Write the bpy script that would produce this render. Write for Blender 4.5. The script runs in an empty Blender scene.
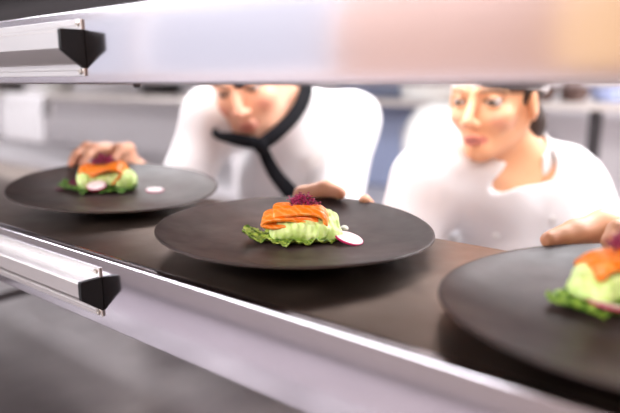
import bpy, bmesh, math, random
import numpy as np
from mathutils import Vector, Matrix

PI = math.pi
rng = np.random.default_rng(7)
random.seed(7)
C = bpy.context.scene.collection

# ------------------------------------------------------------------ camera geometry
FPX, CW, CH = 603.0, 620, 413
PITCH = math.radians(11.575)
YAW = math.radians(38.64)
CAM = np.array([0.0, 0.0, 1.4315])
_head = np.array([-math.sin(YAW), math.cos(YAW), 0])
_right = np.array([math.cos(YAW), math.sin(YAW), 0])
_z = np.array([0, 0, 1.0])
_fw = _head * math.cos(PITCH) - _z * math.sin(PITCH)
_up = _z * math.cos(PITCH) + _head * math.sin(PITCH)

def at(x, y, d):
    """world point seen at pixel (x, y) of the photograph, d metres along the view axis"""
    return CAM + (_fw + _right * (x - CW / 2) / FPX + _up * (CH / 2 - y) / FPX) * d

# ------------------------------------------------------------------ object helpers
def link(o, parent=None):
    C.objects.link(o)
    if parent is not None:
        o.parent = parent
    return o

def tag(o, label=None, cat=None, group=None, kind=None):
    if label: o['label'] = label
    if cat: o['category'] = cat
    if group: o['group'] = group
    if kind: o['kind'] = kind
    return o

def empty(name, loc, label=None, cat=None, group=None, rz=0.0, rot=None):
    o = bpy.data.objects.new(name, None)
    o.empty_display_size = 0.05
    C.objects.link(o)
    o.location = loc
    o.rotation_euler = rot if rot is not None else (0, 0, rz)
    return tag(o, label, cat, group)

def obj_bm(name, bm, mat, parent=None, smooth=True, angle=0.6):
    me = bpy.data.meshes.new(name)
    bm.normal_update()
    uv = bm.loops.layers.uv.new('UVMap')
    for f in bm.faces:
        for l in f.loops: l[uv].uv = (l.vert.co.z, l.vert.co.x + l.vert.co.y)
    bm.to_mesh(me); bm.free()
    return _fin(name, me, mat, parent, smooth, angle)

def _fin(name, me, mat, parent, smooth, angle):
    mats = mat if isinstance(mat, (list, tuple)) else [mat]
    for m in mats: me.materials.append(m)
    if smooth:
        me.polygons.foreach_set('use_smooth', [True] * len(me.polygons))
        if angle is not None:
            try: me.set_sharp_from_angle(angle=angle)
            except Exception: pass
    o = bpy.data.objects.new(name, me)
    return link(o, parent)

def obj_np(name, V, F, mat, parent=None, smooth=True, angle=None):
    me = bpy.data.meshes.new(name)
    if isinstance(F, np.ndarray):
        n, k = F.shape
        me.vertices.add(len(V)); me.vertices.foreach_set('co', np.asarray(V, np.float32).ravel())
        me.loops.add(n * k); me.loops.foreach_set('vertex_index', F.astype(np.int32).ravel())
        me.polygons.add(n)
        me.polygons.foreach_set('loop_start', np.arange(0, n * k, k, dtype=np.int32))
        me.polygons.foreach_set('loop_total', np.full(n, k, dtype=np.int32))
        me.update(calc_edges=True)
        me.validate()
    else:
        me.from_pydata([tuple(v) for v in V], [], [tuple(f) for f in F])
    return _fin(name, me, mat, parent, smooth, angle)

def box(bm, c0, c1, bev=0.0, seg=2):
    ret = bmesh.ops.create_cube(bm, size=1.0)
    vs = ret['verts']
    c0 = Vector(c0); c1 = Vector(c1)
    for v in vs:
        v.co = Vector(((c0[i] + c1[i]) / 2 + v.co[i] * (c1[i] - c0[i]) for i in range(3)))
    if bev > 0:
        es = list({e for v in vs for e in v.link_edges})
        bmesh.ops.bevel(bm, geom=es, offset=bev, segments=seg, profile=0.5, affect='EDGES')

def boxobj(name, c0, c1, mat, parent=None, bev=0.0, seg=2):
    bm = bmesh.new(); box(bm, c0, c1, bev, seg)
    return obj_bm(name, bm, mat, parent, smooth=bev > 0, angle=.25)

def lathe(bm, prof, n=48, centre=(0, 0, 0), cap=True):
    """prof: list of (r, z) from bottom axis to top axis"""
    rings = []
    for r, z in prof:
        if r < 1e-6:
            rings.append([bm.verts.new((centre[0], centre[1], centre[2] + z))])
        else:
            rings.append([bm.verts.new((centre[0] + r * math.cos(2 * PI * i / n), centre[1] + r * math.sin(2 * PI * i / n), centre[2] + z)) for i in range(n)])
    for a, b in zip(rings[:-1], rings[1:]):
        for i in range(n):
            j = (i + 1) % n
            if len(a) == 1 and len(b) == 1: continue
            if len(a) == 1: bm.faces.new((a[0], b[j], b[i]))
            elif len(b) == 1: bm.faces.new((a[i], a[j], b[0]))
            else: bm.faces.new((a[i], a[j], b[j], b[i]))
    return rings

def tube(bm, pts, rad, n=8, flat=None, caps=True):
    """sweep; rad number or list; flat = (direction vector, factor) squashes the section along that direction"""
    pts = [Vector(p) for p in pts]
    if not hasattr(rad, '__len__'): rad = [rad] * len(pts)
    prev = None; rings = []
    for i, p in enumerate(pts):
        t = (pts[min(i + 1, len(pts) - 1)] - pts[max(i - 1, 0)]).normalized()
        if prev is None:
            a = Vector((0, 0, 1)) if abs(t.z) < 0.9 else Vector((1, 0, 0))
            u = t.cross(a).normalized()
        else:
            u = (prev - t * prev.dot(t)).normalized()
        w = t.cross(u); prev = u
        ring = []
        for k in range(n):
            a = 2 * PI * k / n
            off = (u * math.cos(a) + w * math.sin(a)) * rad[i]
            if flat is not None:
                d = Vector(flat[0]).normalized()
                off -= d * off.dot(d) * (1 - flat[1])
            ring.append(bm.verts.new(p + off))
        rings.append(ring)
    for a, b in zip(rings[:-1], rings[1:]):
        for k in range(n):
            bm.faces.new((a[k], a[(k + 1) % n], b[(k + 1) % n], b[k]))
    if caps:
        bm.faces.new(list(reversed(rings[0]))); bm.faces.new(rings[-1])

def spline(pts, n=8):
    P = [np.asarray(p, float) for p in pts]
    P = [2 * P[0] - P[1]] + P + [2 * P[-1] - P[-2]]
    out = []
    for i in range(1, len(P) - 2):
        for k in range(n):
            t = k / n
            out.append(0.5 * ((2 * P[i]) + (-P[i - 1] + P[i + 1]) * t + (2 * P[i - 1] - 5 * P[i] + 4 * P[i + 1] - P[i + 2]) * t * t + (-P[i - 1] + 3 * P[i] - 3 * P[i + 1] + P[i + 2]) * t ** 3))
    out.append(P[-2])
    return out

# ------------------------------------------------------------------ implicit surfaces
def smin(a, b, k):
    if k <= 0: return np.minimum(a, b)
    h = np.maximum(k - np.abs(a - b), 0) / k
    return np.minimum(a, b) - h * h * k * 0.25

def smax(a, b, k):
    return -smin(-a, -b, k)

def cone(P, a, b, r1, r2):
    a = np.asarray(a, float); b = np.asarray(b, float)
    ba = b - a
    t = np.clip(((P - a) @ ba) / max(ba @ ba, 1e-12), 0, 1)
    return np.linalg.norm(P - a - t[:, None] * ba, axis=1) - (r1 + (r2 - r1) * t)

def ell(P, c, r, R=None):
    q = P - np.asarray(c, float)
    if R is not None: q = q @ R            # columns of R are the local axes
    r = np.asarray(r, float)
    k0 = np.linalg.norm(q / r, axis=1); k1 = np.linalg.norm(q / (r * r), axis=1) + 1e-9
    return k0 * (k0 - 1.0) / k1

def sph(P, c, r):
    return np.linalg.norm(P - np.asarray(c, float), axis=1) - r

def nets(f, xs, ys, zs, blk=8):
    """naive surface nets on a rectilinear grid; far blocks are skipped"""
    nx, ny, nz = len(xs), len(ys), len(zs)
    V = np.empty((nx, ny, nz), np.float32)
    bx = list(range(0, nx, blk)); by = list(range(0, ny, blk)); bz = list(range(0, nz, blk))
    cen, half, idx = [], [], []
    for i in bx:
        i2 = min(i + blk, nx)
        for j in by:
            j2 = min(j + blk, ny)
            for k in bz:
                k2 = min(k + blk, nz)
                idx.append((i, i2, j, j2, k, k2))
                lo = np.array((xs[i], ys[j], zs[k])); hi = np.array((xs[i2 - 1], ys[j2 - 1], zs[k2 - 1]))
                cen.append((lo + hi) / 2); half.append(np.linalg.norm(hi - lo) / 2)
    cen = np.array(cen); half = np.array(half)
    v = f(cen)
    active = np.abs(v) < half * 1.5 + 0.02
    for q, (i, i2, j, j2, k, k2) in enumerate(idx):
        if not active[q]: V[i:i2, j:j2, k:k2] = v[q]
    act = [idx[q] for q in np.nonzero(active)[0]]
    for s in range(0, len(act), 400):
        ch = act[s:s + 400]; pts = []
        for (i, i2, j, j2, k, k2) in ch:
            g = np.stack(np.meshgrid(xs[i:i2], ys[j:j2], zs[k:k2], indexing='ij'), -1).reshape(-1, 3)
            pts.append(g)
        vals = f(np.concatenate(pts)); o = 0
        for (i, i2, j, j2, k, k2), g in zip(ch, pts):
            V[i:i2, j:j2, k:k2] = vals[o:o + len(g)].reshape(i2 - i, j2 - j, k2 - k); o += len(g)
    I = V < 0
    s8 = [I[a:nx - 1 + a, b:ny - 1 + b, c:nz - 1 + c] for a in (0, 1) for b in (0, 1) for c in (0, 1)]
    anyv = s8[0].copy(); allv = s8[0].copy()
    for s in s8[1:]:
        anyv |= s; allv &= s
    cells = np.argwhere(anyv & ~allv)
    del anyv, allv
    ci, cj, ck = cells.T
    acc = np.zeros((len(cells), 3)); cnt = np.zeros(len(cells))
    corner = [(a, b, c) for a in (0, 1) for b in (0, 1) for c in (0, 1)]
    for p in range(8):
        for q in range(p + 1, 8):
            A, B = corner[p], corner[q]
            if sum(abs(A[m] - B[m]) for m in range(3)) != 1: continue
            va = V[ci + A[0], cj + A[1], ck + A[2]].astype(float); vb = V[ci + B[0], cj + B[1], ck + B[2]].astype(float)
            m = (va < 0) != (vb < 0)
            t = np.where(m, va / np.where(m, va - vb, 1), 0)
            pa = np.stack((xs[ci + A[0]], ys[cj + A[1]], zs[ck + A[2]]), 1); pb = np.stack((xs[ci + B[0]], ys[cj + B[1]], zs[ck + B[2]]), 1)
            acc[m] += (pa + (pb - pa) * t[:, None])[m]; cnt[m] += 1
    verts = acc / cnt[:, None]
    M = np.full((nx - 1, ny - 1, nz - 1), -1, np.int32)
    M[ci, cj, ck] = np.arange(len(cells))
    faces = []
    for ax in range(3):
        sl0 = [slice(1, -1)] * 3; sl1 = [slice(1, -1)] * 3
        sl0[ax] = slice(0, -1); sl1[ax] = slice(1, None)
        d = I[tuple(sl0)] != I[tuple(sl1)]
        e = np.argwhere(d)
        off = np.ones(3, int); off[ax] = 0
        e = e + off
        ins = I[e[:, 0], e[:, 1], e[:, 2]]
        u, w = [(1, 2), (2, 0), (0, 1)][ax]
        def cell(du, dw):
            q = e.copy(); q[:, u] -= du; q[:, w] -= dw
            return M[q[:, 0], q[:, 1], q[:, 2]]
        quad = np.stack((cell(1, 1), cell(0, 1), cell(0, 0), cell(1, 0)), 1)
        quad[~ins] = quad[~ins][:, ::-1]
        faces.append(quad)
    F = np.concatenate(faces)
    F = F[(F >= 0).all(1)]
    return verts, F

def axis(lo, hi, h):
    return np.linspace(lo, hi, max(3, int(math.ceil((hi - lo) / h)) + 1))

# ------------------------------------------------------------------ materials
def mat(name, col=(0.8, 0.8, 0.8), rough=0.5, metal=0.0, **kw):
    m = bpy.data.materials.new(name); m.use_nodes = True
    b = m.node_tree.nodes['Principled BSDF']
    b.inputs['Base Color'].default_value = (*col, 1)
    b.inputs['Roughness'].default_value = rough
    b.inputs['Metallic'].default_value = metal
    for k, v in kw.items():
        b.inputs[k.replace('_', ' ')].default_value = v
    return m

def nd(m, t, **kw):
    n = m.node_tree.nodes.new(t)
    for k, v in kw.items():
        if k in n.inputs: n.inputs[k].default_value = v
        else: setattr(n, k, v)
    return n

def lk(m, a, b): m.node_tree.links.new(a, b)
def bsdf(m): return m.node_tree.nodes['Principled BSDF']

def tex_coord(m, scale=(1, 1, 1), kind='Object'):
    t = nd(m, 'ShaderNodeTexCoord'); mp = nd(m, 'ShaderNodeMapping')
    mp.inputs['Scale'].default_value = scale
    lk(m, t.outputs[kind], mp.inputs['Vector'])
    return mp.outputs['Vector']

def noise_col(m, c1, c2, scale=20, detail=4, stretch=(1, 1, 1), lo=0.35, hi=0.65):
    v = tex_coord(m, stretch)
    n = nd(m, 'ShaderNodeTexNoise', Scale=scale, Detail=detail); lk(m, v, n.inputs['Vector'])
    r = nd(m, 'ShaderNodeValToRGB')
    r.color_ramp.elements[0].position = lo; r.color_ramp.elements[1].position = hi
    r.color_ramp.elements[0].color = (*c1, 1); r.color_ramp.elements[1].color = (*c2, 1)
    lk(m, n.outputs['Fac'], r.inputs['Fac']); lk(m, r.outputs['Color'], bsdf(m).inputs['Base Color'])
    return n

def bump(m, scale=200, strength=0.2, dist=0.001, stretch=(1, 1, 1), detail=3, tex='noise'):
    v = tex_coord(m, stretch)
    if tex == 'noise':
        n = nd(m, 'ShaderNodeTexNoise', Scale=scale, Detail=detail); out = n.outputs['Fac']
    else:
        n = nd(m, 'ShaderNodeTexVoronoi', Scale=scale); out = n.outputs['Distance']
    lk(m, v, n.inputs['Vector'])
    b = nd(m, 'ShaderNodeBump', Strength=strength, Distance=dist)
    lk(m, out, b.inputs['Height']); lk(m, b.outputs['Normal'], bsdf(m).inputs['Normal'])
    return n

def rough_noise(m, lo, hi, scale=8, stretch=(1, 1, 1)):
    v = tex_coord(m, stretch)
    n = nd(m, 'ShaderNodeTexNoise', Scale=scale, Detail=5); lk(m, v, n.inputs['Vector'])
    r = nd(m, 'ShaderNodeMapRange'); r.inputs['From Min'].default_value = 0.3; r.inputs['From Max'].default_value = 0.7
    r.inputs['To Min'].default_value = lo; r.inputs['To Max'].default_value = hi
    lk(m, n.outputs['Fac'], r.inputs['Value']); lk(m, r.outputs['Result'], bsdf(m).inputs['Roughness'])

M = {}
M['steel_face'] = mat('polished steel', (0.60, 0.575, 0.625), 0.15, 1.0, Anisotropic=0.35)
_tg = nd(M['steel_face'], 'ShaderNodeTangent', direction_type='UV_MAP'); _tg.uv_map = 'UVMap'; lk(M['steel_face'], _tg.outputs['Tangent'], bsdf(M['steel_face']).inputs['Tangent'])
bump(M['steel_face'], 60, 0.05, 0.0006, (0.06, 1, 1))
rough_noise(M['steel_face'], 0.13, 0.165, 6, (0.3, 1, 1))
M['steel_top'] = mat('brown shelf steel', (0.2, 0.18, 0.17), 0.33, 1.0)  # mottled dark brown, darker and rougher than the front lip
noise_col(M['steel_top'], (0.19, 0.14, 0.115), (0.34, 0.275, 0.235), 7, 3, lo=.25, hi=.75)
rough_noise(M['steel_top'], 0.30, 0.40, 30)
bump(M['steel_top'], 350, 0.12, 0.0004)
M['steel_bench'] = mat('brushed bench steel', (0.5, 0.48, 0.48), 0.35, 0.6)
noise_col(M['steel_bench'], (0.125, 0.110, 0.116), (0.165, 0.148, 0.152), 9, 3, (1, 0.5, 1))
rough_noise(M['steel_bench'], 0.3, 0.45, 12)
M['steel_back'] = mat('satin wall steel', (0.66, 0.635, 0.66), 0.42, 0.35)
M['steel_light'] = mat('light steel', (0.60, 0.55, 0.52), 0.35, 0.8)
M['aluminium'] = mat('anodised aluminium', (0.60, 0.58, 0.585), 0.32, 0.85)
M['screw'] = mat('screw steel', (0.5, 0.47, 0.44), 0.35, 1.0)
M['black_plastic'] = mat('black plastic', (0.008, 0.008, 0.010), 0.42, Specular_IOR_Level=.2)
M['dark_metal'] = mat('dark metal', (0.035, 0.03, 0.032), 0.45, 0.5)
M['dark_hood'] = mat('dark enamel hood', (0.05, 0.035, 0.045), 0.5)
M['plate'] = mat('dark stoneware glaze', (0.022, 0.018, 0.017), 0.42)
noise_col(M['plate'], (0.022, 0.014, 0.0135), (0.046, 0.029, 0.028), 14, 8)
rough_noise(M['plate'], 0.40, 0.52, 35)
bump(M['plate'], 260, 0.10, 0.0006)
bsdf(M['plate']).inputs['Specular IOR Level'].default_value = 0.38
M['wall'] = mat('white wall paint', (0.80, 0.79, 0.78), 0.6)
bump(M['wall'], 90, 0.1, 0.001)
M['wall_warm'] = mat('warm wall paint', (0.42, 0.29, 0.23), 0.6)
bump(M['wall_warm'], 90, 0.1, 0.001)
M['ceiling'] = mat('ceiling paint', (0.82, 0.82, 0.82), 0.8)
bump(M['ceiling'], 60, 0.1, 0.001)
M['white_plastic'] = mat('white plastic', (0.82, 0.82, 0.80), 0.35)
M['cloth'] = mat('white jacket cotton', (0.77, 0.75, 0.755), 0.85)
bump(M['cloth'], 900, 0.12, 0.0005)
M['towel'] = mat('white towel cotton', (0.50, 0.485, 0.50), 0.9)
bump(M['towel'], 500, 0.3, 0.001)
M['scarf'] = mat('black neckerchief cotton', (0.005, 0.005, 0.007), 0.9, Specular_IOR_Level=.15)
bump(M['scarf'], 700, 0.15, 0.0005)
M['trouser'] = mat('dark trouser cotton', (0.03, 0.03, 0.04), 0.85)
bump(M['trouser'], 700, 0.15, 0.0005)
M['shoe'] = mat('black shoe leather', (0.015, 0.015, 0.015), 0.4)
M['apron'] = mat('white apron cotton', (0.8, 0.8, 0.8), 0.85)
M['button'] = mat('white button', (0.75, 0.74, 0.72), 0.35)
M['hair_dark'] = mat('dark brown hair', (0.035, 0.018, 0.012), 0.5)
bump(M['hair_dark'], 120, 0.5, 0.002, (1, 1, 0.15))
M['hair_grey'] = mat('greying brown hair', (0.10, 0.07, 0.055), 0.5)
bump(M['hair_grey'], 120, 0.5, 0.002, (1, 1, 0.15))

def skin_mat(name):
    m = mat(name, (0.7, 0.4, 0.3), 0.45)
    a = nd(m, 'ShaderNodeAttribute', attribute_name='Col')
    lk(m, a.outputs['Color'], bsdf(m).inputs['Base Color'])
    b = bsdf(m)
    b.inputs['Subsurface Weight'].default_value = 0.12
    b.inputs['Subsurface Radius'].default_value = (0.012, 0.005, 0.003)
    b.inputs['Subsurface Scale'].default_value = 0.6
    return m
M['skin'] = skin_mat('skin')

M['puree'] = mat('pale green puree', (0.62, 0.78, 0.34), 0.5)
noise_col(M['puree'], (0.53, 0.73, 0.23), (0.70, 0.83, 0.42), 120, 5)
bump(M['puree'], 420, 0.25, 0.001)
bsdf(M['puree']).inputs['Subsurface Weight'].default_value = 0.3
bsdf(M['puree']).inputs['Subsurface Radius'].default_value = (0.005, 0.006, 0.002)
def leaf_mat(name, c1, c2):
    m = mat(name, c1, 0.42)
    noise_col(m, c1, c2, 170, 4, lo=0.4, hi=0.62)
    bump(m, 330, 0.7, 0.0015, tex='voronoi')
    bsdf(m).inputs['Subsurface Weight'].default_value = 0.1
    bsdf(m).inputs['Subsurface Radius'].default_value = (0.001, 0.002, 0.0005)
    return m
M['leaf'] = leaf_mat('bright cabbage leaf', (0.06, 0.15, 0.012), (0.42, 0.54, 0.10))
M['leaf_dark'] = leaf_mat('dark cabbage leaf', (0.02, 0.075, 0.015), (0.12, 0.25, 0.03))
M['leaf_mid'] = leaf_mat('green cabbage leaf', (0.06, 0.16, 0.015), (0.30, 0.46, 0.06))
def salmon_mat():
    m = mat('smoked salmon', (0.80, 0.20, 0.035), 0.3)
    v = tex_coord(m, (1, 1, 1), 'Object')
    w = nd(m, 'ShaderNodeTexWave', Scale=48.0, Distortion=9.0, Detail=3.0); w.bands_direction = 'DIAGONAL'
    w.inputs['Detail Scale'].default_value = 1.2
    lk(m, v, w.inputs['Vector'])
    r = nd(m, 'ShaderNodeValToRGB')
    e = r.color_ramp.elements
    e[0].position = 0.0; e[0].color = (0.86, 0.19, 0.006, 1)
    e[1].position = 0.7; e[1].color = (0.88, 0.23, 0.012, 1)
    k = e.new(0.97); k.color = (0.90, 0.33, 0.09, 1)
    lk(m, w.outputs['Fac'], r.inputs['Fac']); lk(m, r.outputs['Color'], bsdf(m).inputs['Base Color'])
    b = nd(m, 'ShaderNodeBump', Strength=0.25, Distance=0.0006)
    lk(m, w.outputs['Fac'], b.inputs['Height']); lk(m, b.outputs['Normal'], bsdf(m).inputs['Normal'])
    q = bsdf(m); q.inputs['Subsurface Weight'].default_value = 0.25
    q.inputs['Subsurface Radius'].default_value = (0.006, 0.002, 0.0006)
    return m
M['salmon'] = salmon_mat()
M['sprout'] = mat('magenta beet sprouts', (0.30, 0.008, 0.075), 0.4)
noise_col(M['sprout'], (0.20, 0.004, 0.05), (0.56, 0.02, 0.16), 300, 2)
M['sprout_dark'] = mat('dark sprout leaf', (0.025, 0.018, 0.012), 0.45)
M['radish'] = mat('white radish flesh', (0.80, 0.72, 0.74), 0.35)
noise_col(M['radish'], (0.74, 0.60, 0.64), (0.84, 0.79, 0.80), 220, 3)
M['radish_skin'] = mat('pink radish skin', (0.42, 0.015, 0.10), 0.35)
M['cream'] = mat('white cream sauce', (0.80, 0.80, 0.70), 0.25)
M['purple_leaf'] = mat('dark purple leaf', (0.09, 0.012, 0.04), 0.4)
M['blue_panel'] = mat('blue grey enamel', (0.24, 0.28, 0.42), 0.4)
M['blue_plastic'] = mat('pale blue plastic', (0.35, 0.42, 0.68), 0.4)
M['brown_pan'] = mat('brown stoneware', (0.10, 0.055, 0.045), 0.45)
M['tile'] = mat('floor tile', (0.32, 0.28, 0.26), 0.35)
def tile_nodes(m):
    v = tex_coord(m, (1, 1, 1))
    b = nd(m, 'ShaderNodeTexBrick', Scale=1.0)
    b.offset = 0.0
    b.inputs['Brick Width'].default_value = 0.3; b.inputs['Row Height'].default_value = 0.3; b.inputs['Mortar Size'].default_value = 0.004
    b.inputs['Color1'].default_value = (0.30, 0.27, 0.29, 1); b.inputs['Color2'].default_value = (0.27, 0.24, 0.26, 1); b.inputs['Mortar'].default_value = (0.13, 0.12, 0.13, 1)
    lk(m, v, b.inputs['Vector']); lk(m, b.outputs['Color'], bsdf(m).inputs['Base Color'])
tile_nodes(M['tile'])
def emit(name, col, s):
    m = mat(name, (.05, .05, .05), 0.5)
    bsdf(m).inputs['Emission Color'].default_value = (*col, 1)
    bsdf(m).inputs['Emission Strength'].default_value = s
    return m
M['diffuser'] = emit('lit lamp diffuser', (1.0, 0.97, 0.98), 2.0)
M['sky_glass'] = emit('daylight outside', (0.86, 0.87, 1.0), .40)
M['warm_lamp'] = emit('warm lamp glass', (1.0, 0.62, 0.30), 1.25)
M['glass'] = mat('window glass', (1, 1, 1), 0.02, 0.0, Transmission_Weight=1.0)

# ------------------------------------------------------------------ room shell
RX0, RX1, RY0, RY1, RZ = -7.5, 2.6, -2.8, 2.9, 2.75
def struct(name, c0, c1, m, parent=None, bev=0):
    o = boxobj(name, c0, c1, m, parent, bev)
    o['kind'] = 'structure'
    return o
struct('floor', (RX0 - .1, RY0 - .1, -0.1), (RX1 + .1, RY1 + .1, 0), M['tile'])
struct('ceiling', (RX0 - .1, RY0 - .1, RZ), (RX1 + .1, RY1 + .1, RZ + .1), M['ceiling'])
struct('wall_back', (RX0 - .1, RY1, 0), (RX1 + .1, RY1 + .1, RZ), M['steel_back'])
struct('wall_left', (RX0 - .1, RY0, 0), (RX0, RY1, RZ), M['wall'])
struct('wall_right', (RX1, RY0, 0), (RX1 + .1, RY1, RZ), M['wall_warm'])
# front wall (behind the camera) with a run of two windows left open in it
WZ0, WZ1 = 0.98, 2.60
wins = [(-7.45, -4.5), (-4.46, -2.25)]
bm = bmesh.new()
box(bm, (RX0 - .1, RY0 - .1, 0), (RX1 + .1, RY0, WZ0)); box(bm, (RX0 - .1, RY0 - .1, WZ1), (RX1 + .1, RY0, RZ))
xs_ = [RX0 - .1] + [v for w in wins for v in w] + [RX1 + .1]
for a, b in zip(xs_[0::2], xs_[1::2]): box(bm, (a, RY0 - .1, WZ0), (b, RY0, WZ1))
o = obj_bm('wall_front', bm, M['wall_warm'], None, False); o['kind'] = 'structure'
for n, (a, b) in enumerate(wins):
    w = empty('window_%d' % (n + 1), ((a + b) / 2, RY0, WZ0)); w['kind'] = 'structure'
    ox = (a + b) / 2
    bm = bmesh.new()
    hw = (b - a) / 2; hh = WZ1 - WZ0; t = .05
    box(bm, (-hw, -.08, 0), (hw, -.02, t)); box(bm, (-hw, -.08, hh - t), (hw, -.02, hh))
    for x in (-hw, hw - t): box(bm, (x, -.08, t), (x + t, -.02, hh - t))
    obj_bm('window_frame', bm, M['white_plastic'], w, False)
    bm = bmesh.new(); box(bm, (-hw + .01, -.07, .01), (hw - .01, -.06, hh - .01)); obj_bm('pane', bm, M['sky_glass'], w, False)

# ceiling light panels: aisle light behind the chefs, the rest added fill lights
def lamp_panel(x, y, sx, sy, power, label, col=(.97, .965, 1.0)):
    t = empty('ceiling_light', (x, y, RZ), label, 'ceiling light', 'kitchen ceiling lights')
    bm = bmesh.new()
    for a, b in (((-sx / 2 - .03, -sy / 2 - .03, -.05), (sx / 2 + .03, -sy / 2, 0)), ((-sx / 2 - .03, sy / 2, -.05), (sx / 2 + .03, sy / 2 + .03, 0)),
                 ((-sx / 2 - .03, -sy / 2, -.05), (-sx / 2, sy / 2, 0)), ((sx / 2, -sy / 2, -.05), (sx / 2 + .03, sy / 2, 0))): box(bm, a, b)
    obj_bm('frame', bm, M['white_plastic'], t, False)
    boxobj('diffuser', (-sx / 2, -sy / 2, -.035), (sx / 2, sy / 2, -.02), M['diffuser'], t)
    L = bpy.data.lights.new('ceiling_lamp', 'AREA'); L.shape = 'RECTANGLE'; L.size = sx; L.size_y = sy; L.energy = power; L.color = col
    lo = bpy.data.objects.new('lamp', L); link(lo, t); lo.location = (0, 0, -.06)
lamp_panel(.65, 2.0, 2.4, .5, 105, 'long ceiling light above the aisle behind the chefs')
lamp_panel(-2.5, 1.35, 2.0, .4, 35, 'added ceiling fill light over the aisle left of the man')  # unseen lamp added to brighten the man's right shoulder
lamp_panel(-.75, .50, 2.2, .3, 46, 'added narrow ceiling fill light right above the pass shelves')  # unseen lamp put in to lighten the jacket fronts
lamp_panel(-6.05, 2.0, 2.2, .8, 22, 'added long ceiling fill light above the far left cooking line')  # placed to brighten the far left wall and its reflection on the shelf
lamp_panel(-2.7, -1.75, 4.2, 1.5, 150, 'added broad ceiling fill light left of the pass on the service side')  # added front fill for the faces and the food
lamp_panel(.9, -1.5, 1.6, .5, 70, 'added warm ceiling fill light on the service side towards the right wall', (1, .88, .72))  # added to light the front wall warmly for the steel reflections

# daylight coming in at the two windows
for a, b in wins:
    L = bpy.data.lights.new('window_daylight', 'AREA'); L.shape = 'RECTANGLE'; L.size = b - a - .1; L.size_y = WZ1 - WZ0 - .1
    L.energy = 1.75 * L.size * L.size_y; L.color = (.92, .92, 1.0)
    lo = bpy.data.objects.new('window_daylight', L); C.objects.link(lo)
    lo.location = ((a + b) / 2, RY0 + .03, (WZ0 + WZ1) / 2); lo.rotation_euler = (PI / 2, 0, 0)
    lo.rotation_euler = Vector((0, 1, 0)).to_track_quat('-Z', 'Z').to_euler()

# warm wall lamp behind the camera
t = empty('wall_lamp', (-.52, RY0 + .001, 1.62), 'warm glass wall lamp on the service side wall', 'wall lamp')
boxobj('back_plate', (-.06, 0, -.15), (.06, .02, .15), M['dark_metal'], t, .004)
bm = bmesh.new(); lathe(bm, [(0, -.55), (.19, -.55), (.21, .55), (0, .55)], 32, (0, .24, 0)); obj_bm('lamp_shade', bm, M['warm_lamp'], t)
bm = bmesh.new(); tube(bm, [(0, .015, 0), (0, .07, 0)], .012, 10); obj_bm('arm', bm, M['dark_metal'], t)

# ------------------------------------------------------------------ the pass: two steel shelves over a bench
YF, YB = 0.340, 0.640
SX0, SX1 = -2.3, 0.75
ZT, ZB = 1.250, 1.173             # lower shelf top and underside
UZ0, UZ1 = 1.4305, 1.501          # upper shelf underside and top

def shelf(name, z0, z1, label, topmat):
    t = empty(name, (0, YF, z0), label, 'shelf')
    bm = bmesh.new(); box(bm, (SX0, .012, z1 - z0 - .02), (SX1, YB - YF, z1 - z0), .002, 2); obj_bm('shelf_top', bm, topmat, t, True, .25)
    bm = bmesh.new(); box(bm, (SX0, 0, 0), (SX1, .0135, z1 - z0 + .0004), .0020, 4); obj_bm('front_lip', bm, M['steel_face'], t, True, .25)
    bm = bmesh.new(); box(bm, (SX0, YB - YF - .012, 0), (SX1, YB - YF, z1 - z0 - .02), .001, 1); obj_bm('rear_lip', bm, M['steel_face'], t, True, .25)
    bm = bmesh.new(); box(bm, (SX0, .0135, 0), (SX1, YB - YF - .012, .004)); obj_bm('underside_panel', bm, M['steel_bench'], t, False)
    return t
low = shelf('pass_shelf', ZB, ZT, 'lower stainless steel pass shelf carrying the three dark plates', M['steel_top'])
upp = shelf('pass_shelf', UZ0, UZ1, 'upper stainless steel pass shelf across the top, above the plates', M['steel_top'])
for x in (SX0 + .03, SX1 - .03):
    for y in (.03, YB - YF - .03):
        bm = bmesh.new(); tube(bm, [(x, y, ZT - UZ0 + .0006), (x, y, 0.004)], .015, 16); obj_bm('post', bm, M['steel_face'], upp)
        bm = bmesh.new(); tube(bm, [(x, y, .95 - ZB), (x, y, 0.004)], .015, 16); obj_bm('post', bm, M['steel_face'], low)
# small screw heads hanging under the upper shelf
for px, py, r in ((239, 84.5, .0048), (137, 85, .004)):
    d = .352 / ((_fw + _right * (px - 310) / FPX + _up * (206.5 - py) / FPX)[1])
    p = at(px, py, d)
    bm = bmesh.new(); lathe(bm, [(0, -.0032), (r * .7, -.0032), (r, -.001), (r, .0006), (0, .0006)], 16, (p[0], p[1] - YF, 0))
    tag(obj_bm('screw', bm, M['dark_metal'], upp), 'small dark screw head')
# small dark round fitting on the underside of the upper shelf
d = .40 / ((_fw + _right * (513 - 310) / FPX + _up * (206.5 - 84) / FPX)[1])
p = at(513, 84, d)
pl = empty('round_fitting', (p[0], p[1], UZ0), 'small dark round fitting under the upper shelf, in front of the woman\'s hat', 'fitting')
bm = bmesh.new(); lathe(bm, [(0, -.0046), (.012, -.0044), (.019, -.0034), (.0225, -.0016), (.0235, .0)], 40); obj_bm('housing', bm, M['black_plastic'], pl)
bm = bmesh.new(); lathe(bm, [(0, -.0050), (.008, -.0049), (.011, -.0042)], 32); obj_bm('lens', bm, M['black_plastic'], pl)  # raised centre of the fitting

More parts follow.
